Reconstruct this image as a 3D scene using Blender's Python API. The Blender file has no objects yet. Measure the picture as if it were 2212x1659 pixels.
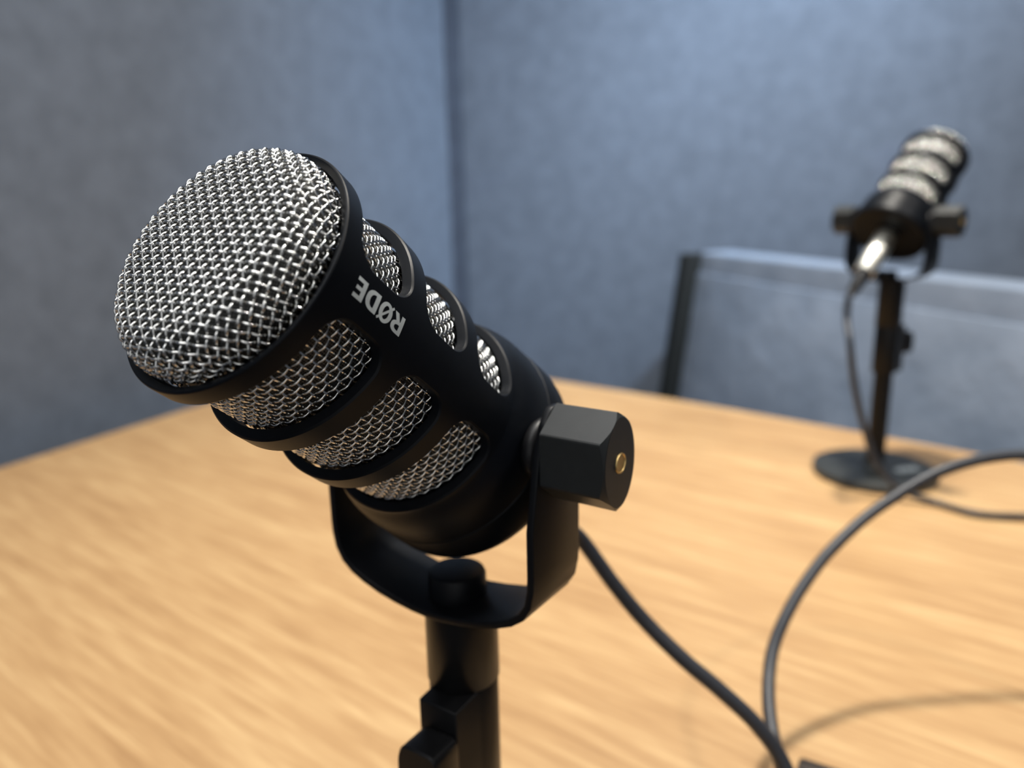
import bpy, bmesh, math, random
from mathutils import Vector, Matrix
import numpy as np

S = bpy.context.scene
COL = S.collection
MM = 0.001
PI = math.pi

# ------------------------------------------------------------------ camera
cd = bpy.data.cameras.new('camera')
cam = bpy.data.objects.new('camera', cd)
COL.objects.link(cam)
cd.sensor_width = 36.0
cd.lens = 27.03
cd.clip_start = 0.01
cd.clip_end = 50
cd.dof.use_dof = True
cd.dof.focus_distance = 0.176
cd.dof.aperture_fstop = 8.2
cx = Vector((0.99977188, -0.00510922, -0.02073843))
cy = Vector((-0.02135853, -0.23915749, -0.97074585))
cz = Vector((0.0, 0.97096735, -0.23921206))
m = Matrix((cx, -cy, -cz)).transposed().to_4x4()
m.translation = Vector((0, 0, 1.025))
cam.matrix_world = m
S.camera = cam

# ------------------------------------------------------------------ view, world, lamps
S.view_settings.view_transform = 'Standard'
S.view_settings.look = 'None'
S.view_settings.gamma = 1.0
S.view_settings.use_curve_mapping = False
S.view_settings.exposure = 0.0

W = bpy.data.worlds.new('world')
S.world = W
W.use_nodes = True
W.node_tree.nodes['Background'].inputs[0].default_value = (0.75, 0.85, 1.0, 1)
W.node_tree.nodes['Background'].inputs[1].default_value = 0.05


def lamp(name, loc, size, power, color, target=None, spread=180):
    l = bpy.data.lights.new(name, 'AREA')
    l.shape = 'DISK'
    l.size = size
    l.energy = power
    l.color = color
    l.spread = math.radians(spread)
    o = bpy.data.objects.new(name, l)
    COL.objects.link(o)
    o.location = loc
    if target:
        d = Vector(target) - Vector(loc)
        o.rotation_euler = d.to_track_quat('-Z', 'Y').to_euler()
    return o


CEIL = 2.45
lamp('downlight_over_table', (0.28, 0.74, CEIL - 0.02), 0.14, 17.5, (1.0, 0.94, 0.84), None, 110)
lamp('downlight_on_the_right', (1.20, -0.10, CEIL - 0.02), 0.14, 12, (1.0, 0.95, 0.90))
lamp('spot_on_corner_wall', (0.85, 0.75, CEIL - 0.02), 0.15, 14, (0.64, 0.81, 1.0), (0.27, 1.77, 1.22), 62)
lamp('added_wall_wash_behind_viewer', (0.30, -1.35, CEIL - 0.02), 0.15, 30, (0.97, 0.98, 1.0), (0.45, -2.2, 1.1), 130)  # added fill: washes the white wall that the grille wires reflect
pn = lamp('ceiling_panel_lamp', (-0.34, -0.08, CEIL - 0.015), 1.1, 29, (0.98, 0.99, 1.0))
pn.data.shape = 'RECTANGLE'
pn.data.size_y = 2.5
pn.rotation_euler = (0, 0, math.radians(-26.1))

# ------------------------------------------------------------------ materials
def mat(name):
    M = bpy.data.materials.new(name)
    M.use_nodes = True
    nt = M.node_tree
    return M, nt, nt.nodes['Principled BSDF']


def node(nt, t, **kw):
    n = nt.nodes.new(t)
    for k, v in kw.items():
        setattr(n, k, v)
    return n


def ramp(nt, fac, stops):
    r = node(nt, 'ShaderNodeValToRGB')
    el = r.color_ramp.elements
    while len(el) < len(stops):
        el.new(0.5)
    for e, (p, c) in zip(el, stops):
        e.position = p
        e.color = (*c, 1)
    nt.links.new(fac, r.inputs[0])
    return r.outputs[0]


def noise(nt, vec, scale, detail=3, rough=0.5):
    n = node(nt, 'ShaderNodeTexNoise')
    n.inputs['Scale'].default_value = scale
    n.inputs['Detail'].default_value = detail
    n.inputs['Roughness'].default_value = rough
    if vec is not None:
        nt.links.new(vec, n.inputs['Vector'])
    return n.outputs['Fac']


def coord(nt, scale=(1, 1, 1), rot=(0, 0, 0)):
    tc = node(nt, 'ShaderNodeTexCoord')
    mp = node(nt, 'ShaderNodeMapping')
    mp.inputs['Scale'].default_value = scale
    mp.inputs['Rotation'].default_value = rot
    nt.links.new(tc.outputs['Object'], mp.inputs['Vector'])
    return mp.outputs[0]


def bump(nt, bsdf, h, strength, dist):
    b = node(nt, 'ShaderNodeBump')
    b.inputs['Strength'].default_value = strength
    b.inputs['Distance'].default_value = dist
    nt.links.new(h, b.inputs['Height'])
    nt.links.new(b.outputs[0], bsdf.inputs['Normal'])


def plastic(name, col, rough, grain=0.15, spec=0.5, scale=4000):
    M, nt, b = mat(name)
    v = coord(nt)
    n1 = noise(nt, v, scale, 2)
    c = ramp(nt, noise(nt, v, 300, 3), [(0.3, tuple(x * 0.9 for x in col)), (0.7, tuple(x * 1.1 for x in col))])
    nt.links.new(c, b.inputs['Base Color'])
    b.inputs['Roughness'].default_value = rough
    b.inputs['Specular IOR Level'].default_value = spec
    bump(nt, b, n1, grain, 0.00005)
    return M


def metal(name, col, rough):
    M, nt, b = mat(name)
    v = coord(nt)
    c = ramp(nt, noise(nt, v, 900, 2), [(0.3, tuple(x * 0.93 for x in col)), (0.7, col)])
    nt.links.new(c, b.inputs['Base Color'])
    b.inputs['Metallic'].default_value = 1
    b.inputs['Roughness'].default_value = rough
    return M


M_BODY = plastic('black_powder_coat', (0.0035, 0.0045, 0.0065), 0.42, 0.10, 0.13)
M_KNOB = plastic('black_moulded_plastic', (0.014, 0.0155, 0.0155), 0.42, 0.35, 0.45, 2500)
M_YOKE = plastic('black_satin_steel', (0.0040, 0.0045, 0.006), 0.42, 0.10, 0.18)
M_STAND = plastic('black_satin_stand', (0.006, 0.006, 0.0065), 0.36, 0.08, 0.20)
M_BASE = plastic('dark_grey_painted_steel', (0.022, 0.024, 0.023), 0.45, 0.1, 0.5)
M_RUBBER = plastic('black_rubber', (0.006, 0.006, 0.007), 0.45, 0.0, 0.3)
M_CORD = plastic('dark_rubber_cord', (0.022, 0.024, 0.030), 0.45, 0.1, 0.4)
M_WIRE = metal('bright_steel_wire', (0.86, 0.85, 0.82), 0.13)
M_CHROME = metal('nickel_plated_connector', (0.92, 0.90, 0.80), 0.42)
M_BRASS = metal('brass', (0.80, 0.57, 0.24), 0.42)
M_LOGO = plastic('pale_grey_print', (0.55, 0.60, 0.60), 0.5, 0.0, 0.3)

# fine inner screen seen through the woven wire
M_SCREEN, nt, b = mat('fine_dark_screen')
uv = node(nt, 'ShaderNodeUVMap')
sep = node(nt, 'ShaderNodeSeparateXYZ')
nt.links.new(uv.outputs[0], sep.inputs[0])
prev = None
for ax in (0, 1):
    mu = node(nt, 'ShaderNodeMath', operation='MULTIPLY')
    mu.inputs[1].default_value = 2 * PI / 0.62
    nt.links.new(sep.outputs[ax], mu.inputs[0])
    sn = node(nt, 'ShaderNodeMath', operation='SINE')
    nt.links.new(mu.outputs[0], sn.inputs[0])
    if prev is None:
        prev = sn.outputs[0]
    else:
        mx = node(nt, 'ShaderNodeMath', operation='MAXIMUM')
        nt.links.new(prev, mx.inputs[0])
        nt.links.new(sn.outputs[0], mx.inputs[1])
        prev = mx.outputs[0]
c = ramp(nt, prev, [(0.35, (0.004, 0.004, 0.004)), (0.85, (0.10, 0.10, 0.095))])
nt.links.new(c, b.inputs['Base Color'])
b.inputs['Metallic'].default_value = 0.6
b.inputs['Roughness'].default_value = 0.4
bump(nt, b, prev, 0.6, 0.0001)

# wood veneer, grain along local X
M_WOOD, nt, b = mat('oak_veneer')
g1 = noise(nt, coord(nt, (5.5, 70, 70)), 2.0, 5, 0.62)
g2 = noise(nt, coord(nt, (9.0, 330, 330)), 2.0, 4, 0.6)
g3 = noise(nt, coord(nt, (1.6, 13, 13)), 1.7, 3, 0.55)
a1 = node(nt, 'ShaderNodeMath', operation='MULTIPLY'); a1.inputs[1].default_value = 0.50
nt.links.new(g1, a1.inputs[0])
a2 = node(nt, 'ShaderNodeMath', operation='MULTIPLY_ADD'); a2.inputs[1].default_value = 0.28
nt.links.new(g2, a2.inputs[0]); nt.links.new(a1.outputs[0], a2.inputs[2])
a3 = node(nt, 'ShaderNodeMath', operation='MULTIPLY_ADD'); a3.inputs[1].default_value = 0.22
nt.links.new(g3, a3.inputs[0]); nt.links.new(a2.outputs[0], a3.inputs[2])
c = ramp(nt, a3.outputs[0], [(0.34, (0.295, 0.166, 0.072)), (0.49, (0.395, 0.242, 0.112)), (0.64, (0.510, 0.345, 0.172))])
nt.links.new(c, b.inputs['Base Color'])
b.inputs['Roughness'].default_value = 0.42
b.inputs['Specular IOR Level'].default_value = 0.35
bump(nt, b, g2, 0.06, 0.0005)

def felt(name, col, amp=0.16):
    M, nt, b = mat(name)
    v = coord(nt)
    n1 = noise(nt, v, 26, 6, 0.65)
    n2 = noise(nt, v, 700, 3, 0.6)
    ad = node(nt, 'ShaderNodeMath', operation='MULTIPLY_ADD'); ad.inputs[1].default_value = 0.35
    nt.links.new(n2, ad.inputs[0]); nt.links.new(n1, ad.inputs[2])
    c = ramp(nt, ad.outputs[0], [(0.45, tuple(x * (1 - amp) for x in col)), (0.9, tuple(x * (1 + amp) for x in col))])
    nt.links.new(c, b.inputs['Base Color'])
    b.inputs['Roughness'].default_value = 0.95
    b.inputs['Specular IOR Level'].default_value = 0.15
    bump(nt, b, n2, 0.4, 0.001)
    return M

M_FELT = felt('blue_grey_felt', (0.114, 0.135, 0.172))
M_SEAM = felt('dark_felt_joint', (0.042, 0.050, 0.068))
M_CEIL = felt('white_ceiling_board', (0.75, 0.75, 0.73), 0.03)
M_FLOOR = felt('dark_grey_carpet', (0.05, 0.052, 0.06), 0.3)
M_LEATHER, nt, b = mat('grey_leatherette')
v = coord(nt)
n1 = noise(nt, v, 9, 4, 0.6)
n2 = noise(nt, v, 420, 3, 0.6)
c = ramp(nt, n1, [(0.3, (0.150, 0.188, 0.250)), (0.7, (0.215, 0.258, 0.330))])
nt.links.new(c, b.inputs['Base Color'])
b.inputs['Roughness'].default_value = 0.42
b.inputs['Specular IOR Level'].default_value = 0.6
bump(nt, b, n1, 0.5, 0.012)
M_BLACKWOOD = plastic('black_lacquered_board', (0.006, 0.007, 0.007), 0.6, 0.0, 0.2)
M_BOX = plastic('dark_brown_plastic', (0.020, 0.013, 0.008), 0.5, 0.0, 0.4)

# ------------------------------------------------------------------ object helpers
def empty(name, loc, rz=0.0):
    o = bpy.data.objects.new(name, None)
    o.empty_display_size = 0.02
    COL.objects.link(o)
    o.location = loc
    o.rotation_euler = (0, 0, rz)
    return o


def tag(o, label=None, cat=None, group=None, kind=None):
    if label: o['label'] = label
    if cat: o['category'] = cat
    if group: o['group'] = group
    if kind: o['kind'] = kind
    return o


def obj(name, vf, material, parent=None, smooth=40, scale=MM, uv=None):
    V, F = vf
    me = bpy.data.meshes.new(name)
    me.from_pydata([tuple(float(c) * scale for c in p) for p in V], [], F)
    if uv is not None:
        l = me.uv_layers.new(name='UVMap')
        vi = np.empty(len(me.loops), dtype=np.int32)
        me.loops.foreach_get('vertex_index', vi)
        l.data.foreach_set('uv', np.asarray(uv, dtype=np.float32)[vi].ravel())
    me.update()
    if smooth is not None:
        me.polygons.foreach_set('use_smooth', [True] * len(me.polygons))
        if smooth < 180:
            me.set_sharp_from_angle(angle=math.radians(smooth))
    me.materials.append(material)
    o = bpy.data.objects.new(name, me)
    COL.objects.link(o)
    if parent: o.parent = parent
    return o


def fix_normals(o):
    bm = bmesh.new()
    bm.from_mesh(o.data)
    bmesh.ops.recalc_face_normals(bm, faces=bm.faces)
    bm.to_mesh(o.data)
    bm.free()
    return o


class MB:
    def __init__(self):
        self.V = []
        self.F = []

    def add(self, V, F):
        k = len(self.V)
        self.V += [tuple(p) for p in V]
        self.F += [tuple(i + k for i in f) for f in F]
        return self

    def vf(self):
        return self.V, self.F


def revolve(profile, n=96, axis='y', close=False):
    """profile: list of (radius, along). Along the given axis."""
    V, F = [], []
    for r, a in profile:
        for i in range(n):
            t = 2 * PI * i / n
            x, z = r * math.cos(t), r * math.sin(t)
            V.append((x, a, z) if axis == 'y' else ((x, z, a) if axis == 'z' else (a, x, z)))
    m = len(profile)
    rng = range(m) if close else range(m - 1)
    for j in rng:
        k = (j + 1) % m
        for i in range(n):
            i2 = (i + 1) % n
            F.append((j * n + i, j * n + i2, k * n + i2, k * n + i))
    return V, F


def tube(path, r, n=6, caps=True):
    """path: list of Vector; r: radius or list."""
    P = [Vector(p) for p in path]
    V, F = [], []
    up = None
    for i, p in enumerate(P):
        t = (P[min(i + 1, len(P) - 1)] - P[max(i - 1, 0)])
        t.normalize()
        if up is None:
            a = Vector((0, 0, 1)) if abs(t.z) < 0.9 else Vector((1, 0, 0))
            up = (a - t * a.dot(t)).normalized()
        else:
            up = (up - t * up.dot(t)).normalized()
        s = t.cross(up)
        rr = r[i] if isinstance(r, (list, tuple)) else r
        for k in range(n):
            q = 2 * PI * k / n
            V.append(p + up * (rr * math.cos(q)) + s * (rr * math.sin(q)))
    for i in range(len(P) - 1):
        for k in range(n):
            k2 = (k + 1) % n
            F.append((i * n + k, i * n + k2, (i + 1) * n + k2, (i + 1) * n + k))
    if caps:
        F.append(tuple(reversed(range(n))))
        F.append(tuple((len(P) - 1) * n + k for k in range(n)))
    return V, F


def spline(pts, per=14):
    P = [Vector(p) for p in pts]
    P = [P[0] * 2 - P[1]] + P + [P[-1] * 2 - P[-2]]
    out = []
    for i in range(1, len(P) - 2):
        a, b_, c_, d_ = P[i - 1:i + 3]
        for k in range(per):
            t = k / per
            out.append(0.5 * ((2 * b_) + (c_ - a) * t + (2 * a - 5 * b_ + 4 * c_ - d_) * t * t + (3 * b_ - a - 3 * c_ + d_) * t ** 3))
    out.append(P[-2])
    return out


def rbox(x0, x1, y0, y1, z0, z1, r=1.0, seg=3):
    """rounded box through bmesh bevel; returns V,F"""
    bm = bmesh.new()
    bmesh.ops.create_cube(bm, size=1)
    for v in bm.verts:
        v.co = Vector(((x0 + x1) / 2 + v.co.x * (x1 - x0), (y0 + y1) / 2 + v.co.y * (y1 - y0), (z0 + z1) / 2 + v.co.z * (z1 - z0)))
    if r > 0:
        bmesh.ops.bevel(bm, geom=bm.edges[:], offset=r, segments=seg, profile=0.5, affect='EDGES')
    bm.verts.index_update()
    V = [tuple(v.co) for v in bm.verts]
    F = [tuple(v.index for v in f.verts) for f in bm.faces]
    bm.free()
    return V, F


def prism(outline, d0, d1, axis='x', chamfer=0.0):
    """extrude a 2D outline (u,v) along an axis from d0 to d1, chamfered far end(s)"""
    n = len(outline)
    def put(u, v, d):
        return (d, u, v) if axis == 'x' else ((u, d, v) if axis == 'y' else (u, v, d))
    V, F = [], []
    k = 0.0
    rings = [(0, d0), (0, d1)] if not chamfer else [(chamfer, d0), (0, d0 + math.copysign(chamfer, d1 - d0)), (0, d1 - math.copysign(chamfer, d1 - d0)), (chamfer, d1)]
    R = max(math.hypot(u, v) for u, v in outline)
    for c, d in rings:
        for u, v in outline:
            s = 1 - c / R
            V.append(put(u * s, v * s, d))
    for j in range(len(rings) - 1):
        for i in range(n):
            i2 = (i + 1) % n
            F.append((j * n + i, j * n + i2, (j + 1) * n + i2, (j + 1) * n + i))
    F.append(tuple(range(n)))
    F.append(tuple((len(rings) - 1) * n + i for i in range(n)))
    return V, F

# ------------------------------------------------------------------ the room
TABLE_Z = 0.740
A_L = math.radians(26.1)                     # azimuth of the left wall
dl = Vector((math.sin(A_L), math.cos(A_L), 0))
dr = Vector((math.sin(A_L + PI / 2), math.cos(A_L + PI / 2), 0))
CORNER = Vector((-0.129, 1.955, 0))
LEN_L, LEN_R, TH = 3.9, 3.6, 0.12


def wall(name, p, q, nrm, m_=None):
    """slab from p to q, thickness away from the room"""
    V = []
    for z in (0.0, CEIL):
        for a in (p, q, q + nrm * TH, p + nrm * TH):
            V.append((a.x, a.y, z))
    F = [(0, 1, 5, 4), (1, 2, 6, 5), (2, 3, 7, 6), (3, 0, 4, 7), (4, 5, 6, 7), (3, 2, 1, 0)]
    o = obj(name, (V, F), m_ or M_FELT, None, None, 1.0)
    fix_normals(o)
    return tag(o, kind='structure')


c0 = CORNER
c1 = CORNER - dl * LEN_L
c2 = CORNER + dr * LEN_R
c3 = c1 + dr * LEN_R
tag(wall('wall_left', c1, c0, -dr), 'blue-grey felt wall on the left behind the table end', 'wall')
tag(wall('wall_right', c0, c2, dl), 'blue-grey felt wall behind the distant microphone and bench', 'wall')
tag(wall('wall_back', c2, c3, dr), 'felt wall closing the room on the right', 'wall')
tag(wall('wall_front', c3, c1, -dl, M_CEIL), 'unseen wall behind the viewer, made white to brighten the grille', 'wall')  # white instead of felt, added as a reflector for the grille


def slab(name, z0, z1, material, label, cat):
    V = [(p.x, p.y, z) for z in (z0, z1) for p in (c0, c2, c3, c1)]
    F = [(0, 1, 5, 4), (1, 2, 6, 5), (2, 3, 7, 6), (3, 0, 4, 7), (4, 5, 6, 7), (3, 2, 1, 0)]
    o = obj(name, (V, F), material, None, None, 1.0)
    fix_normals(o)
    return tag(o, label, cat, kind='structure')


slab('floor', -0.1, 0.0, M_FLOOR, 'dark carpet floor under the table', 'floor')
slab('ceiling', CEIL, CEIL + 0.1, M_CEIL, 'white ceiling above the table', 'ceiling')

# dark joint where the two felt walls meet
mb = MB()
pc = CORNER + dr * 0.007 - dl * 0.007
V = []
for z in (0.0, CEIL):
    for a, b_ in ((0, 0), (0.027, 0), (0.027, -0.004), (0.004, -0.027), (0, -0.027)):
        p = CORNER + dr * a + dl * b_
        V.append((p.x, p.y, z))
F = [(i, (i + 1) % 5, 5 + (i + 1) % 5, 5 + i) for i in range(5)] + [tuple(range(5)), tuple(range(5, 10))]
tr = obj('trim_1', (V, F), M_SEAM, None, None, 1.0)
fix_normals(tr)
tag(tr, 'narrow dark upright joint between the two felt walls', 'trim', kind='structure')

# ------------------------------------------------------------------ table
# local X of the table runs along the wood grain (azimuth 128 degrees)
A_G = math.radians(128.0)
tx = Vector((math.sin(A_G), math.cos(A_G), 0))
ty = Vector((-tx.y, tx.x, 0))
edge = [(-0.273, 1.415), (-0.20, 1.372), (-0.10, 1.303), (0.040, 1.198), (0.196, 1.0745), (0.301, 0.985), (0.413, 0.883), (0.505, 0.797), (0.55, 0.753)]
outl = [Vector((x, y, 0)) for x, y in edge]
corner_l = Vector((-0.273, 1.434, 0))
near_l = corner_l - dl * 1.13
outl = [Vector((-0.282, 1.416, 0)), Vector((-0.262, 1.416, 0))] + outl[1:]
far_r = outl[-1] - dl * 0.80
# right short end and near long edge
outl += [far_r, near_l]
table = empty('meeting_table', (0.25, 0.35, 0.0), math.atan2(tx.y, tx.x))
tag(table, 'large light oak meeting table carrying both microphones', 'table')
inv = Matrix.Rotation(-math.atan2(tx.y, tx.x), 4, 'Z') @ Matrix.Translation(Vector((-0.25, -0.35, 0)))
bm = bmesh.new()
vs = [bm.verts.new(inv @ Vector((p.x, p.y, TABLE_Z))) for p in outl]
f = bm.faces.new(vs)
if f.normal.z < 0:
    f.normal_flip()
bm.normal_update()
if f.normal.z < 0:
    bmesh.ops.reverse_faces(bm, faces=[f])
ex = bmesh.ops.extrude_face_region(bm, geom=[f])
for v_ in [g for g in ex['geom'] if isinstance(g, bmesh.types.BMVert)]:
    v_.co.z -= 0.028
bmesh.ops.recalc_face_normals(bm, faces=bm.faces)
top_edges = [e for e in bm.edges if all(abs(v_.co.z - TABLE_Z) < 1e-6 for v_ in e.verts)]
bmesh.ops.bevel(bm, geom=top_edges, offset=0.002, segments=2, profile=0.5, affect='EDGES')
me = bpy.data.meshes.new('tabletop')
bm.to_mesh(me); bm.free()
me.materials.append(M_WOOD)
o = bpy.data.objects.new('tabletop', me); COL.objects.link(o); o.parent = table
for (u, w_) in ((-0.70, 0.28), (-0.15, 0.22), (-0.60, -0.28), (0.02, -0.18)):
    V, F = rbox(u - 0.03, u + 0.03, w_ - 0.03, w_ + 0.03, 0.0, TABLE_Z - 0.028, 0.003, 2)
    obj('leg', (V, F), M_STAND, table, 40, 1.0)

# ------------------------------------------------------------------ bench behind the table
def make_bench():
    root = empty('upholstered_bench', (0.372, 1.575, 0.0), math.atan2(-0.951, 0.309))
    tag(root, 'grey leatherette bench with black end panel behind the far table edge', 'bench')
    # local x runs from the far end towards the viewer's right, local y towards the wall
    TOP = 0.907
    L = 0.98
    LEAN = 0.14

    def lean(vf):
        V, F = vf
        return [(x, y - (TOP - z) * LEAN, z) for x, y, z in V], F
    obj('backrest', lean(rbox(0.030, L, 0.0, 0.076, 0.36, TOP - 0.042, 0.0015, 2)), M_LEATHER, root, 60, 1.0)
    prof = [(-0.001, TOP - 0.0415), (0.0035, TOP - 0.006)]
    prof += [(0.0095 - 0.006 * math.cos(a), TOP - 0.006 + 0.006 * math.sin(a)) for a in (0.5, 1.0, PI / 2)]
    prof += [(0.070 + 0.006 * math.sin(a), TOP - 0.006 + 0.006 * math.cos(a)) for a in (0, 0.5, 1.0, PI / 2)]
    prof += [(0.076, TOP - 0.0415)]
    tr_ = obj('top_roll', prism(prof, 0.030, L, 'x'), M_LEATHER, root, 60, 1.0)
    fix_normals(tr_)
    obj('seat', rbox(0.030, L, -0.24, -0.070, 0.30, 0.44, 0.03, 4), M_LEATHER, root, 60, 1.0)
    obj('plinth', rbox(0.030, L, -0.22, 0.02, 0.0, 0.30, 0.004, 2), M_BLACKWOOD, root, 60, 1.0)
    obj('end_panel', lean(rbox(0.0, 0.029, -0.03, 0.09, 0.0, TOP - 0.004, 0.003, 2)), M_BLACKWOOD, root, 60, 1.0)
    return root


make_bench()

# ------------------------------------------------------------------ microphone
# head frame: x = pivot axis, y = capsule axis towards the rear (zero at the pivot), z = up
B0 = 88.5            # distance from the front rim to the pivot
PIT = 2.0           # wire pitch
WR = 0.33            # wire radius
SLOTS = [(5.6, 24.4), (30.5, 49.3), (55.4, 74.2)]
R_OUT = 31.0


def cyl(R, az, b_):
    return (R * math.cos(az), b_ - B0, R * math.sin(az))


def slot_cutter(b0, b1, upper):
    """closed rounded-rectangle cutter wrapped round the axis"""
    a0, a1 = math.radians(11.4), math.radians(168.6)
    rc = 6.0
    levels = [(25.0, -0.55), (28.6, -0.40), (30.55, -0.05), (30.85, 0.22), (31.3, 0.75), (36.0, 0.75)]
    V, F = [], []
    N = 72
    rows = []
    for R, off in levels:
        bb0, bb1 = b0 - off, b1 + off
        da = off / R_OUT
        s0, s1 = a0 - da, a1 + da
        r_ = rc + off
        ra = r_ / R_OUT
        pts = []
        azs = []
        for k in range(9):
            azs.append(s0 + ra * (1 - math.cos(k / 8 * PI / 2)))
        for k in range(1, N):
            azs.append(s0 + ra + (s1 - s0 - 2 * ra) * k / N)
        for k in range(9):
            azs.append(s1 - ra * (1 - math.sin(k / 8 * PI / 2)) if False else s1 - ra * (1 - math.cos((8 - k) / 8 * PI / 2)))
        lo, hi = [], []
        for az in azs:
            d = 0.0
            x = min(az - s0, s1 - az) * R_OUT
            if x < r_:
                d = r_ - math.sqrt(max(0.0, r_ * r_ - (r_ - x) ** 2))
            lo.append((az, bb0 + d))
            hi.append((az, bb1 - d))
        lo = lo
        if not upper:
            lo = [(-a, b_) for a, b_ in lo]
            hi = [(-a, b_) for a, b_ in hi]
        rows.append((R, lo, hi))
    n = len(rows[0][1])
    idx = {}
    for j, (R, lo, hi) in enumerate(rows):
        for i in range(n):
            idx[(j, i, 0)] = len(V); V.append(cyl(R, *lo[i]))
            idx[(j, i, 1)] = len(V); V.append(cyl(R, *hi[i]))
    m_ = len(rows)
    for j in range(m_ - 1):
        for i in range(n - 1):
            F.append((idx[j, i, 0], idx[j, i + 1, 0], idx[j + 1, i + 1, 0], idx[j + 1, i, 0]))
            F.append((idx[j, i + 1, 1], idx[j, i, 1], idx[j + 1, i, 1], idx[j + 1, i + 1, 1]))
        F.append((idx[j, 0, 1], idx[j, 0, 0], idx[j + 1, 0, 0], idx[j + 1, 0, 1]))
        F.append((idx[j, n - 1, 0], idx[j, n - 1, 1], idx[j + 1, n - 1, 1], idx[j + 1, n - 1, 0]))
    for j, flip in ((0, 1), (m_ - 1, 0)):
        for i in range(n - 1):
            q = (idx[j, i, 0], idx[j, i + 1, 0], idx[j, i + 1, 1], idx[j, i, 1])
            F.append(tuple(reversed(q)) if flip else q)
    return V, F


def make_body_mesh(parent):
    # closed shell profile, radius / distance from the rim
    prof = [(28.9, 3.0), (28.9, 1.1), (29.0, 0.75), (30.0, 0.25), (30.45, 0.12), (30.75, 0.22), (30.95, 0.5), (31.0, 0.9)]
    prof += [(31.0, b_) for b_ in (5, 15, 27.5, 40, 52, 65, 75)]
    prof += [(31.25, 76.0), (31.9, 77.5), (32.7, 79.5), (33.4, 82.0), (33.9, 85.0), (34.2, 90.0), (34.25, 92.6)]
    prof += [(33.7, 92.9), (20.0, 92.9), (20.0, 79.0), (28.3, 79.0), (28.3, 10.0), (28.3, 3.0)]
    V, F = revolve([(r, b_ - B0) for r, b_ in prof], 192, 'y', True)
    o = obj('body_shell', (V, F), M_BODY, None, None)
    fix_normals(o)
    mods = []
    cut = MB()
    for b0, b1 in SLOTS:
        for up in (True, False):
            cut.add(*slot_cutter(b0, b1, up))
    co = obj('cutter', cut.vf(), M_BODY, None, None)
    fix_normals(co)
    md = o.modifiers.new('cut', 'BOOLEAN')
    md.operation = 'DIFFERENCE'
    md.object = co
    md.solver = 'EXACT'
    bpy.context.view_layer.update()
    dg = bpy.context.evaluated_depsgraph_get()
    me2 = bpy.data.meshes.new_from_object(o.evaluated_get(dg))
    o.modifiers.clear()
    o.data = me2
    me2.name = 'body_shell'
    bpy.data.objects.remove(co)
    me2.polygons.foreach_set('use_smooth', [True] * len(me2.polygons))
    me2.set_sharp_from_angle(angle=math.radians(28))
    o.parent = parent
    return o


def dome_point(rho, th, lift):
    """point on the front grille: flat face, rounded shoulder, short side wall"""
    h, fr, R = 8.6, 7.5, 27.9
    r0 = R - fr
    crown = 0.7
    if rho <= r0:
        t = rho / r0
        r_, b_, ang = rho, -h - crown * (1 - t * t), 0.0
        ang = -2 * crown * t / r0 * -1
        n_ = (math.sin(ang), -math.cos(ang))
    elif rho <= r0 + fr * PI / 2:
        a = (rho - r0) / fr
        r_, b_ = r0 + fr * math.sin(a), -h + fr * (1 - math.cos(a))
        n_ = (math.sin(a), -math.cos(a))
    else:
        e = rho - r0 - fr * PI / 2
        r_, b_ = R, -h + fr + e
        n_ = (1.0, 0.0)
    r_ += n_[0] * lift
    b_ += n_[1] * lift
    return (r_ * math.cos(th), b_ - B0, r_ * math.sin(th))


RHO_MAX = (27.9 - 7.5) + 7.5 * PI / 2 + 2.6


def make_grille():
    mb = MB()
    N = int(RHO_MAX / PIT)
    step = PIT / 5.0
    for fam in (0, 1):
        for k in range(-N, N + 1):
            c_ = (k + 0.5) * PIT
            if abs(c_) >= RHO_MAX - 0.3:
                continue
            half = math.sqrt(RHO_MAX ** 2 - c_ ** 2)
            n = max(4, int(2 * half / step))
            path = []
            for i in range(n + 1):
                s = -half + 2 * half * i / n
                w_ = math.sin(PI * s / PIT) * (1 if k % 2 == 0 else -1) * (1 if fam == 0 else -1)
                lift = (0.36 if fam == 0 else 0.46) * w_
                x, z = (s, c_) if fam == 0 else (c_, s)
                path.append(dome_point(math.hypot(x, z), math.atan2(z, x), lift))
            mb.add(*tube(path, WR, 6))
    return mb.vf()


def make_inner_dome():
    prof = [(0.02 + RHO_MAX * i / 30) for i in range(31)]
    V, F, U = [], [], []
    n = 64
    for rho in prof:
        for i in range(n):
            t = 2 * PI * i / n
            V.append(dome_point(rho, t, -1.0))
            U.append((rho * math.cos(t), rho * math.sin(t)))
    for j in range(len(prof) - 1):
        for i in range(n):
            i2 = (i + 1) % n
            F.append((j * n + i, (j + 1) * n + i, (j + 1) * n + i2, j * n + i2))
    return (V, F), U


RB = 27.3


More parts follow.
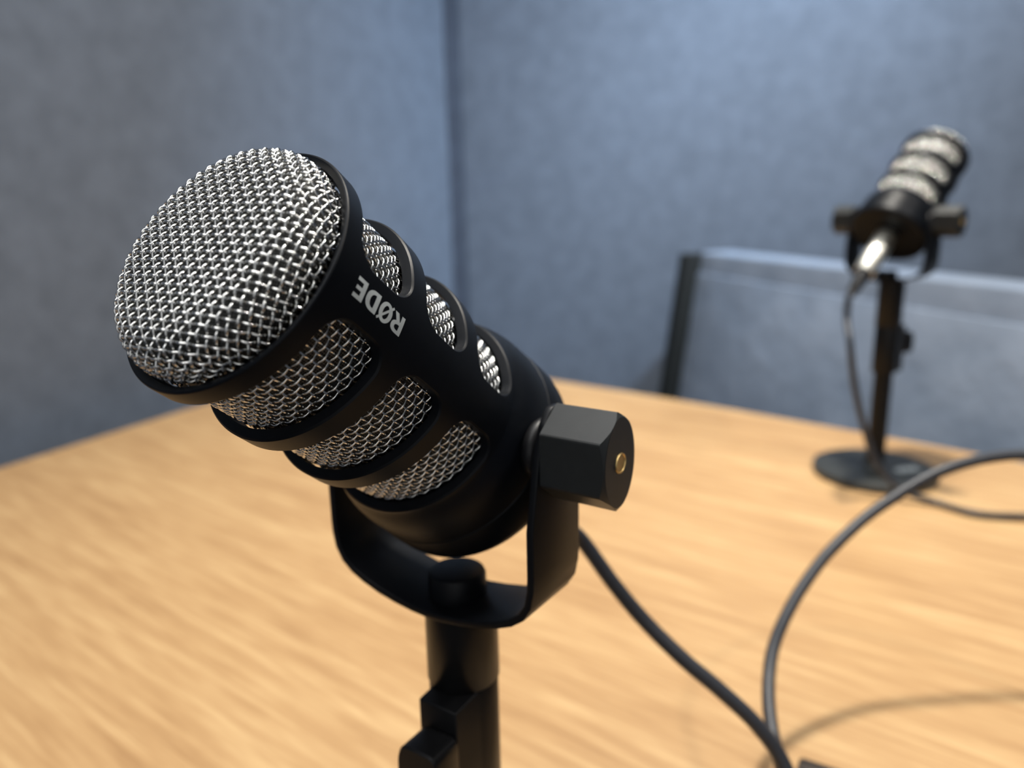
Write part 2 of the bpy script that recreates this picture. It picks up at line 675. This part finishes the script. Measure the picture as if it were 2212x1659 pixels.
def make_band(b0, b1):
    """woven wire sleeve showing in one row of slots"""
    mb = MB()
    b0 -= 0.9
    b1 += 0.9
    na = int(round(2 * PI * RB / PIT / 2)) * 2
    pa = 2 * PI / na
    nb = int((b1 - b0) / PIT)
    for k in range(na):
        az = k * pa
        n = max(4, int((b1 - b0) / (PIT / 5)))
        path = []
        for i in range(n + 1):
            b_ = b0 + (b1 - b0) * i / n
            w_ = math.sin(PI * (b_ - b0) / PIT) * (1 if k % 2 == 0 else -1)
            path.append(cyl(RB + 0.30 * w_, az, b_))
        mb.add(*tube(path, 0.28, 6))
    for j in range(nb + 1):
        b_ = b0 + (j + 0.5) * PIT
        if b_ > b1:
            break
        n = na * 5
        path = []
        for i in range(n + 1):
            az = i * pa / 5
            w_ = math.cos(PI * az / pa) * (1 if j % 2 == 0 else -1) * -1
            path.append(cyl(RB + 0.30 * w_, az, b_))
        mb.add(*tube(path, 0.28, 6, False))
    return mb.vf()


def make_band_screen(b0, b1):
    V, F, U = [], [], []
    n = 128
    for b_ in (b0 - 1.0, b1 + 1.0):
        for i in range(n + 1):
            t = 2 * PI * i / n
            V.append(cyl(RB - 1.0, t, b_))
            U.append((t * RB, b_))
    for i in range(n):
        F.append((i, i + 1, n + 1 + i + 1, n + 1 + i))
    return (V, F), U


def make_logo(flat=False):
    """raised print of the word on the spine; b along the axis, t across it"""
    mb = MB()
    DT = -0.55
    R = R_OUT + 0.05

    def P(b_, t):
        if flat:
            return ((15.7 - b_) * 1.55, (1.05 - t) * 2.7, 0.0)
        return cyl(R, (t + DT) / R_OUT, b_)

    def quad(pts, n=4):
        # bilinear patch so it follows the curvature
        (a, b_, c_, d_) = pts
        V, F = [], []
        for i in range(n + 1):
            for j in range(n + 1):
                u, v_ = i / n, j / n
                x = (1 - u) * (1 - v_) * a[0] + u * (1 - v_) * b_[0] + u * v_ * c_[0] + (1 - u) * v_ * d_[0]
                y = (1 - u) * (1 - v_) * a[1] + u * (1 - v_) * b_[1] + u * v_ * c_[1] + (1 - u) * v_ * d_[1]
                V.append(P(x, y))
        for i in range(n):
            for j in range(n):
                F.append((i * (n + 1) + j, (i + 1) * (n + 1) + j, (i + 1) * (n + 1) + j + 1, i * (n + 1) + j + 1))
        mb.add(V, F)

    def ring(outer, inner, closed=True):
        n = len(outer)
        V = [P(*p) for p in outer] + [P(*p) for p in inner]
        F = []
        for i in range(n if closed else n - 1):
            i2 = (i + 1) % n
            F.append((i, i2, n + i2, n + i))
        mb.add(V, F)

    def rect(b0, b1, t0, t1):
        quad([(b0, t0), (b1, t0), (b1, t1), (b0, t1)])

    # E
    rect(9.12, 10.32, -1.18, 3.38)
    rect(7.22, 9.12, -1.18, -0.30)
    rect(7.40, 9.12, 0.68, 1.52)
    rect(7.18, 9.12, 2.55, 3.40)

    # bowls: half super-ellipse open towards larger b
    def arc(b_edge, b_tip, tc, th, n=18, e=2.5, straight=0.0):
        pts = []
        for i in range(n + 1):
            a = -PI / 2 + PI * i / n
            cx_, sx_ = math.cos(a), math.sin(a)
            w_ = abs(cx_) ** (2 / e)
            hgt = math.copysign(abs(sx_) ** (2 / e), sx_)
            pts.append((b_edge - straight - (b_edge - straight - b_tip) * w_, tc + th * hgt))
        return pts
    # D
    rect(13.75, 15.05, -1.2, 3.3)
    o_ = [(13.75, -1.2)] + arc(13.6, 10.9, 1.05, 2.25, 18, 2.3) + [(13.75, 3.3)]
    i_ = [(13.75, -0.38)] + arc(13.6, 12.22, 1.05, 1.43, 18, 2.3) + [(13.75, 2.48)]
    ring(o_, i_, False)
    # O with the stroke
    n = 40
    o_ = [(17.78 + 2.18 * math.cos(2 * PI * i / n), 1.03 + 2.34 * math.sin(2 * PI * i / n)) for i in range(n)]
    i_ = [(17.78 + 0.98 * math.cos(2 * PI * i / n), 1.03 + 1.55 * math.sin(2 * PI * i / n)) for i in range(n)]
    ring(o_, i_)
    quad([(15.52, -1.02), (15.92, -1.42), (20.08, 3.02), (19.68, 3.42)], 8)
    # R
    rect(23.0, 24.2, -1.28, 3.15)
    o_ = [(23.0, -1.28)] + arc(22.8, 20.3, 0.12, 1.40, 16, 2.4) + [(23.0, 1.52)]
    i_ = [(23.0, -0.52)] + arc(22.8, 21.5, 0.12, 0.64, 16, 2.4) + [(23.0, 0.76)]
    ring(o_, i_, False)
    quad([(21.7, 1.2), (23.0, 1.2), (21.75, 3.17), (20.40, 3.17)])
    return mb.vf()


def rod_outline(b_):
    return b_


YO_L = 1.5            # the yoke sits slightly off the capsule axis
HALF_W = 13.0
HEX = [(0.0, 14.0), (9.2, 7.3), (9.2, -7.3), (0.0, -14.0), (-9.2, -7.3), (-9.2, 7.3)]
LEG_W = [(13.5, 1.0), (12.0, 3.2), (9.0, 5.8), (2.0, 8.6), (-3.0, 10.4), (-9.0, 13.0), (-80.0, 13.0)]
YOKE_PTS = [(39.4, 13.0), (39.4, 0.0), (39.4, -20), (39.4, -34), (39.2, -38), (38.2, -43), (35.6, -47.3), (31.5, -50.4), (26.5, -52.6), (20.0, -54.6), (13.0, -56.0), (6.0, -56.9), (0.0, -57.2)]


def boolean(o, other, op):
    """apply a boolean of o with other, then drop other"""
    md = o.modifiers.new('b', 'BOOLEAN')
    md.operation = op
    md.object = other
    md.solver = 'EXACT'
    bpy.context.view_layer.update()
    me2 = bpy.data.meshes.new_from_object(o.evaluated_get(bpy.context.evaluated_depsgraph_get()))
    o.modifiers.clear()
    me2.name = o.data.name
    o.data = me2
    bpy.data.objects.remove(other)


def hex_knob(d0, d1):
    """hexagonal knob with a turned chamfer on its outer end, like a nut"""
    V, F = prism(HEX, d0, d1, 'x')
    o = obj('clamp_knob', (V, F), M_KNOB, None, None)
    bm = bmesh.new(); bm.from_mesh(o.data)
    bmesh.ops.recalc_face_normals(bm, faces=bm.faces)
    side = [e for e in bm.edges if abs(e.verts[0].co.x - e.verts[1].co.x) > 1e-4]
    bmesh.ops.bevel(bm, geom=side, offset=0.0005, segments=2, profile=0.5, affect='EDGES')
    bm.to_mesh(o.data); bm.free()
    sg = math.copysign(1, d1 - d0)
    rings = [(d0 - sg, 16.0, 20.0), (d1 - sg * 3.2, 12.8, 16.6), (d1 - sg * 0.45, 9.25, 13.0), (d1 - sg * 0.1, 8.9, 12.6), (d1 + sg * 0.0, 8.6, 12.3)]
    n = 128
    V = [(d, a_ * math.cos(2 * PI * i / n), b_ * math.sin(2 * PI * i / n)) for d, a_, b_ in rings for i in range(n)]
    F = [(j * n + i, j * n + (i + 1) % n, (j + 1) * n + (i + 1) % n, (j + 1) * n + i) for j in range(len(rings) - 1) for i in range(n)]
    F += [tuple(range(n)), tuple((len(rings) - 1) * n + i for i in range(n))]
    c_ = fix_normals(obj('limiter', (V, F), M_KNOB, None, None))
    boolean(o, c_, 'INTERSECT')
    o.data.polygons.foreach_set('use_smooth', [True] * len(o.data.polygons))
    o.data.set_sharp_from_angle(angle=math.radians(14))
    return o


def make_yoke():
    half = YOKE_PTS
    # densify the legs
    pts = [(39.4, 13.0 - 0.65 * i) for i in range(20)] + half[1:]
    full = pts + [(-x, z) for x, z in reversed(pts[:-1])]
    P = [Vector((x, z)) for x, z in full]
    th = 2.3
    V, F = [], []
    wn = 2
    n = len(P)
    for i, p in enumerate(P):
        t = (P[min(i + 1, n - 1)] - P[max(i - 1, 0)]).normalized()
        nin = Vector((t.y, -t.x))          # towards the inside of the U
        if nin.dot(Vector((0, 0)) - p) < 0:
            nin = -nin
        hw = HALF_W
        for (za, ha), (zb, hb) in zip(LEG_W, LEG_W[1:]):
            if zb <= p.y <= za:
                hw = ha + (hb - ha) * (za - p.y) / (za - zb)
        for q, k in ((0.0, 1), (th, 1), (th, -1), (0.0, -1)):
            r_ = p + nin * q
            V.append((r_.x + YO_L, k * hw, r_.y))
    for i in range(n - 1):
        for k in range(4):
            k2 = (k + 1) % 4
            F.append((4 * i + k, 4 * i + k2, 4 * (i + 1) + k2, 4 * (i + 1) + k))
    F.append((0, 1, 2, 3))
    F.append(tuple(4 * (n - 1) + k for k in range(4)))
    return V, F


def bevel_obj(o, width, seg=2, angle=35):
    bm = bmesh.new()
    bm.from_mesh(o.data)
    bmesh.ops.recalc_face_normals(bm, faces=bm.faces)
    ed = [e for e in bm.edges if len(e.link_faces) == 2 and e.calc_face_angle(0) > math.radians(angle)]
    bmesh.ops.bevel(bm, geom=ed, offset=width, segments=seg, profile=0.5, affect='EDGES', clamp_overlap=True)
    bm.to_mesh(o.data)
    bm.free()
    o.data.polygons.foreach_set('use_smooth', [True] * len(o.data.polygons))
    o.data.set_sharp_from_angle(angle=math.radians(50))
    return o


PZ = 57.2 * MM        # pivot height above the bottom of the yoke


def make_mic(name):
    root = empty(name, (0, 0, 0))
    head = []
    head.append(make_body_mesh(root))
    # rear cap
    prof = [(20.0, 93.0), (34.0, 93.0), (34.35, 93.3), (34.9, 97.0), (35.2, 103.5), (35.0, 105.6), (34.1, 107.0), (32.4, 107.8), (29.5, 108.0), (28.5, 107.5), (12.5, 106.5), (12.3, 108.0), (10.2, 108.0), (10.0, 100.0), (0.05, 100.0)]
    head.append(obj('rear_cap', revolve([(r, b_ - B0) for r, b_ in prof], 128), M_BODY, root, 40))
    g = obj('front_grille', make_grille(), M_WIRE, root, 180)
    head.append(g)
    vf, U = make_inner_dome()
    head.append(obj('inner_screen', vf, M_SCREEN, root, 180, MM, U))
    for b0, b1 in SLOTS:
        head.append(obj('mesh_band', make_band(b0, b1), M_WIRE, root, 180))
        vf, U = make_band_screen(b0, b1)
        head.append(obj('inner_screen', vf, M_SCREEN, root, 180, MM, U))
    lg = obj('logo', make_logo(), M_LOGO, root, 180)
    lg['label'] = 'pale grey maker lettering printed along the spine'
    head.append(lg)
    for h in head:
        h['head'] = 1
        h.location = (0, 0, PZ)
    yk = obj('yoke', make_yoke(), M_YOKE, root, 40)
    bevel_obj(yk, 0.00045, 2)
    yk.location = (0, 0, PZ)
    for s in (1, -1):
        # rubber washer between body and yoke, knob with brass screw end
        x0 = YO_L + s * 37.0 if s > 0 else YO_L - 37.0
        prof = [(0.1, 32.5), (6.5, 32.5), (8.0, 32.9), (8.8, 34.0), (8.8, 35.3), (8.2, 36.3), (7.0, 36.9), (0.1, 36.9)]
        wv_ = revolve([(r, s * (a if s > 0 else a - 0.9)) for r, a in prof], 40, 'x')
        w_ = obj('washer', wv_, M_RUBBER, root, 50)
        w_.location = (YO_L * MM if s > 0 else 0, 0, PZ)
        fix_normals(w_)
        d0 = YO_L + s * 39.5
        d1 = d0 + s * (19.3 if s > 0 else 22.0)
        kn = hex_knob(d0, d1)
        kn.parent = root
        kn.location = (0, 0, PZ)
        pr = [(0.05, d1 + s * 0.10), (2.3, d1 + s * 0.10), (2.45, d1 + s * 0.35), (2.75, d1 + s * 0.35), (2.9, d1 - s * 0.1), (2.9, d1 - s * 0.6)]
        br = obj('brass_insert', revolve(pr, 32, 'x'), M_BRASS, kn, 40)
        fix_normals(br)
        br['label'] = 'round brass screw end'
    # threaded mount boss standing inside the yoke
    pr = [(0.05, -46.6), (7.6, -46.6), (8.8, -47.0), (9.3, -48.0), (9.4, -53.5), (9.4, -57.0), (0.05, -57.0)]
    bo = obj('mount_boss', revolve(pr, 48, 'z'), M_YOKE, root, 40)
    bo.location = (2.6 * MM, 1.5 * MM, PZ)
    return root


ROLL = math.radians(-1.2)


def pose_head(root, elev):
    R = (Matrix.Rotation(-elev, 4, 'X') @ Matrix.Rotation(ROLL, 4, 'Y'))
    for ch in root.children:
        if ch.get('head'):
            ch.rotation_euler = R.to_euler()


def copy_tree(o, parent=None):
    c_ = o.copy()
    COL.objects.link(c_)
    if parent:
        c_.parent = parent
    for ch in list(o.children):
        copy_tree(ch, c_)
    return c_


EL_F, AZ_F = 43.1, 233.5
UP = 0.054            # lifts measured heights so the table stands at 0.74 m
PV_NEAR = Vector((-21.92, 225.04, 901.78)) * MM + Vector((0, 0, UP))
PV_FAR = Vector((365.49, 740.04, 939.45)) * MM + Vector((0, 0, UP))
EL_NEAR, AZ_NEAR = math.radians(38.996), math.radians(33.998)
EL_FAR, AZ_FAR = math.radians(EL_F), math.radians(AZ_F)

mic = make_mic('podcast_microphone')
tag(mic, 'black microphone with large steel mesh grille tilted towards the viewer on the near stand', 'microphone', 'podcast microphones on the table')
far = copy_tree(mic)
tag(far, 'blurred black microphone turned away on the distant stand', 'microphone', 'podcast microphones on the table')
pose_head(mic, EL_NEAR)
pose_head(far, EL_FAR)
# pivot axis is horizontal, to the right of the capsule axis seen from the front
mic.location = PV_NEAR - Vector((0, 0, PZ))
mic.rotation_euler = (0, 0, -AZ_NEAR)
far.location = PV_FAR - Vector((0, 0, PZ))
far.rotation_euler = (0, 0, -AZ_FAR)
for r_ in (mic, far):
    for ch in r_.children:
        if 'head' in ch:
            del ch['head']


# ------------------------------------------------------------------ stands
def make_stand(height, off, rz, clamp_drop):
    """origin on the table under the pole; height = underside of the yoke (metres)"""
    H = height / MM
    root = empty('desk_microphone_stand', (0, 0, 0))
    pr = [(0.05, 0.0), (56, 0.0), (58.5, 0.8), (59, 2.5), (59, 6.0), (58.4, 7.6), (56.6, 8.4), (20, 8.9), (13, 9.2), (11, 10.5), (9.5, 14), (9.0, 16), (0.05, 16)]
    base = obj('base', revolve(pr, 96, 'z'), M_BASE, root, 40)
    z1 = H - clamp_drop
    ob = obj('sleeve', revolve([(0.05, H), (10.8, H), (11.8, H - 0.8), (11.9, z1 + 0.6), (11.4, z1), (0.05, z1)], 64, 'z'), M_STAND, root, 40)
    # split clamp with an ear
    cl = MB()
    out = []
    R = 11.45
    for i in range(49):
        a = -PI / 2 + 1.06 + (2 * PI - 1.47) * i / 48
        out.append((R * math.cos(a), R * math.sin(a)))
    out += [(-4.0, -18.2), (10.8, -18.2)]
    V, F = prism(out, z1 - 46, z1 - 0.0, 'z')
    # ear is only a short block: pull the lower ring of the ear back to the tube
    co = obj('clamp', (V, F), M_STAND, root, 40)
    bevel_obj(co, 0.0005, 2)
    V, F = revolve([(0.05, z1 - 45), (8.7, z1 - 45), (8.7, 10), (0.05, 10)], 40, 'z')
    obj('pole', (V, F), M_STAND, root, 40)
    # paddle-shaped thumb screw on the ear
    pro = []
    for i in range(32):
        a = 2 * PI * i / 32
        c_, s_ = math.cos(a), math.sin(a)
        k = 0.55 if c_ < 0 else 0.30
        pro.append((7.8 * math.copysign(abs(c_) ** k, c_), 11.0 * math.copysign(abs(s_) ** k, s_)))
    th = obj('thumb_screw', prism(pro, 0, -11.5, 'y', 0.7), M_STAND, root, 40)
    th.location = (4.2 * MM, -18.6 * MM, (z1 - 18.6) * MM)
    fix_normals(th)
    th2 = obj('screw_shank', revolve([(3.0, -1.0), (3.0, 3.0)], 20, 'y'), M_CHROME, th, 40)
    return root


def local_xy(v, rz):
    return Vector((v.x * math.cos(rz) - v.y * math.sin(rz), v.x * math.sin(rz) + v.y * math.cos(rz), 0))


st = make_stand(mic.location.z - TABLE_Z, None, 0, 27.2)
off = local_xy(Vector((3.4, 1.9, 0)) * MM, -AZ_NEAR)
st.location = (mic.location.x + off.x, mic.location.y + off.y, TABLE_Z)
st.rotation_euler = (0, 0, -AZ_NEAR)
tag(st, 'black desk stand holding the near microphone, cut off by the bottom edge', 'stand', 'desk stands for the microphones')

st2 = make_stand(far.location.z - TABLE_Z, None, 0, 43.0)
st2.name = 'desk_microphone_stand.001'
RZ2 = math.radians(107)
st2.location = (far.location.x + 0.0025, far.location.y, TABLE_Z)
st2.rotation_euler = (0, 0, RZ2)
tag(st2, 'black round-based desk stand holding the distant microphone', 'stand', 'desk stands for the microphones')
# pale printed mark on the base of the distant stand
sl = obj('logo', make_logo(True), M_LOGO, st2, None)
sl['label'] = 'pale printed lettering on the round base'
q_ = local_xy(Vector((0.027, -0.013, 0)), -RZ2)
sl.location = (q_.x, q_.y, 8.95 * MM)
sl.rotation_euler = (0, 0, math.radians(14) - RZ2)

# ------------------------------------------------------------------ cables
def P3(x, y, z):
    return Vector((x, y, z)) * MM + Vector((0, 0, UP))


def head_dir(az, el):
    return Vector((math.cos(el) * math.sin(az), math.cos(el) * math.cos(az), -math.sin(el)))


def make_cable(name, pts, r, conn=None):
    root = empty(name, pts[0])
    base = Vector(pts[0])
    path = [p - base for p in spline(pts)]
    V, F = tube([p / MM for p in path], r, 14)
    obj('cord', (V, F), M_CORD, root, 60)
    return root


def add_connector(root, pivot, az, el):
    d = head_dir(az, el)
    base = root.location
    q = d.to_track_quat('Y', 'Z')
    o0 = pivot + d * ((108 - B0) * MM) - base
    pr = [(0.05, -6), (8.6, -6), (9.3, -4.5), (9.3, 3), (9.6, 4), (9.6, 40), (9.2, 41), (9.2, 46), (8.4, 47), (0.05, 47)]
    c_ = obj('xlr_connector', revolve(pr, 48, 'y'), M_CHROME, root, 40)
    c_.location = o0
    c_.rotation_mode = 'QUATERNION'
    c_.rotation_quaternion = q
    c_['label'] = 'silver plug shell'
    pr = [(0.05, 46.5), (7.8, 46.5), (7.6, 49), (6.4, 56), (5.2, 68), (4.2, 72), (0.05, 72)]
    s_ = obj('strain_relief', revolve(pr, 40, 'y'), M_RUBBER, root, 40)
    s_.location = o0
    s_.rotation_mode = 'QUATERNION'
    s_.rotation_quaternion = q
    return pivot + d * ((108 - B0 + 58) * MM)


TZ = 686.0
# cable of the near microphone
dn = head_dir(AZ_NEAR, EL_NEAR)
end = PV_NEAR + dn * ((108 - B0 + 69) * MM)
pts = [end, end + dn * 0.010, P3(28, 293, 831), P3(41, 291, 812), P3(54, 288, 796), P3(69, 282, 782), P3(84, 277, 770), P3(98, 272, 757), P3(108, 266, 742), P3(113, 253, 721), P3(113, 230, 698), P3(111, 200, TZ + 3.4), P3(109, 150, TZ + 3.4), P3(108, 90, TZ + 3.4)]
ca = make_cable('microphone_cable', pts, 3.15)
add_connector(ca, PV_NEAR, AZ_NEAR, EL_NEAR)
tag(ca, 'dark cable hanging from the near microphone to the lower right', 'cable', 'dark audio cables')
# loop of a second cable rising on the right
pts = [P3(122, 90, TZ + 3.4), P3(125, 150, TZ + 3.4), P3(128, 215, TZ + 3.4), P3(127, 250, TZ + 5), P3(121, 281, 704), P3(117, 300, 723), P3(119, 317, 730), P3(124, 334, 736), P3(130, 347, 744), P3(139, 358, 754), P3(153, 371, 766), P3(173, 385, 780), P3(204, 400, 797), P3(246, 409, 816), P3(290, 411, 822), P3(319, 398, 815), P3(335, 372, 786), P3(329, 340, 740), P3(312, 306, 698), P3(292, 275, TZ + 3.4), P3(266, 230, TZ + 3.4), P3(240, 170, TZ + 3.4)]
cb = make_cable('microphone_cable', pts, 3.15)
tag(cb, 'dark cable arching in a big loop at the right edge above the table', 'cable', 'dark audio cables')
# cable of the distant microphone
df = head_dir(AZ_FAR, EL_FAR)
endf = PV_FAR + df * ((108 - B0 + 69) * MM)
pts = [endf, endf + df * 0.008, endf + df * 0.008 + Vector((-0.001, -0.002, -0.020))]
def cray(px, py, d):
    return Vector((0, 0, 1.025)) + (cx.copy() * 0 + Vector(((px - 1106) / 1661 * cx.x + (py - 829.5) / 1661 * cy.x + cz.x, (px - 1106) / 1661 * cx.y + (py - 829.5) / 1661 * cy.y + cz.y, (px - 1106) / 1661 * cx.z + (py - 829.5) / 1661 * cy.z + cz.z))) * d
CABLE_FAR = None
for px, py, d in ((1836, 740, .690), (1846, 830, .700), (1866, 920, .712), (1893, 1000, .715)):
    pts.append(cray(px, py, d))
for px, py in ((1945, 1056), (2020, 1085), (2110, 1110), (2212, 1116), (2262, 1113)):
    p = cray(px, py, 1.0) - Vector((0, 0, 1.025))
    z = TABLE_Z + (0.0125 if px < 1990 else 0.0035)
    pts.append(Vector((0, 0, 1.025)) + p * ((z - 1.025) / p.z))
cc = make_cable('microphone_cable', pts, 3.1)
add_connector(cc, PV_FAR, AZ_FAR, EL_FAR)
tag(cc, 'dark cable with silver plug hanging from the distant microphone over its stand base', 'cable', 'dark audio cables')
print('FARPTS', [tuple(round(c_, 4) for c_ in p) for p in pts])

# ------------------------------------------------------------------ dark box by the cables
bx = empty('cable_box', (0.1509, 0.2997, TABLE_Z), math.radians(-30))
tag(bx, 'small dark brown box corner beside the cables at the bottom edge', 'box')
V, F = rbox(-22, 22, -5, 5, 0, 20, 1.0, 3)
obj('case', (V, F), M_BOX, bx, 40)
V, F = rbox(-20.8, 20.8, -4, 4, 19.6, 21, 0.6, 2)
obj('lid', (V, F), M_BOX, bx, 40)
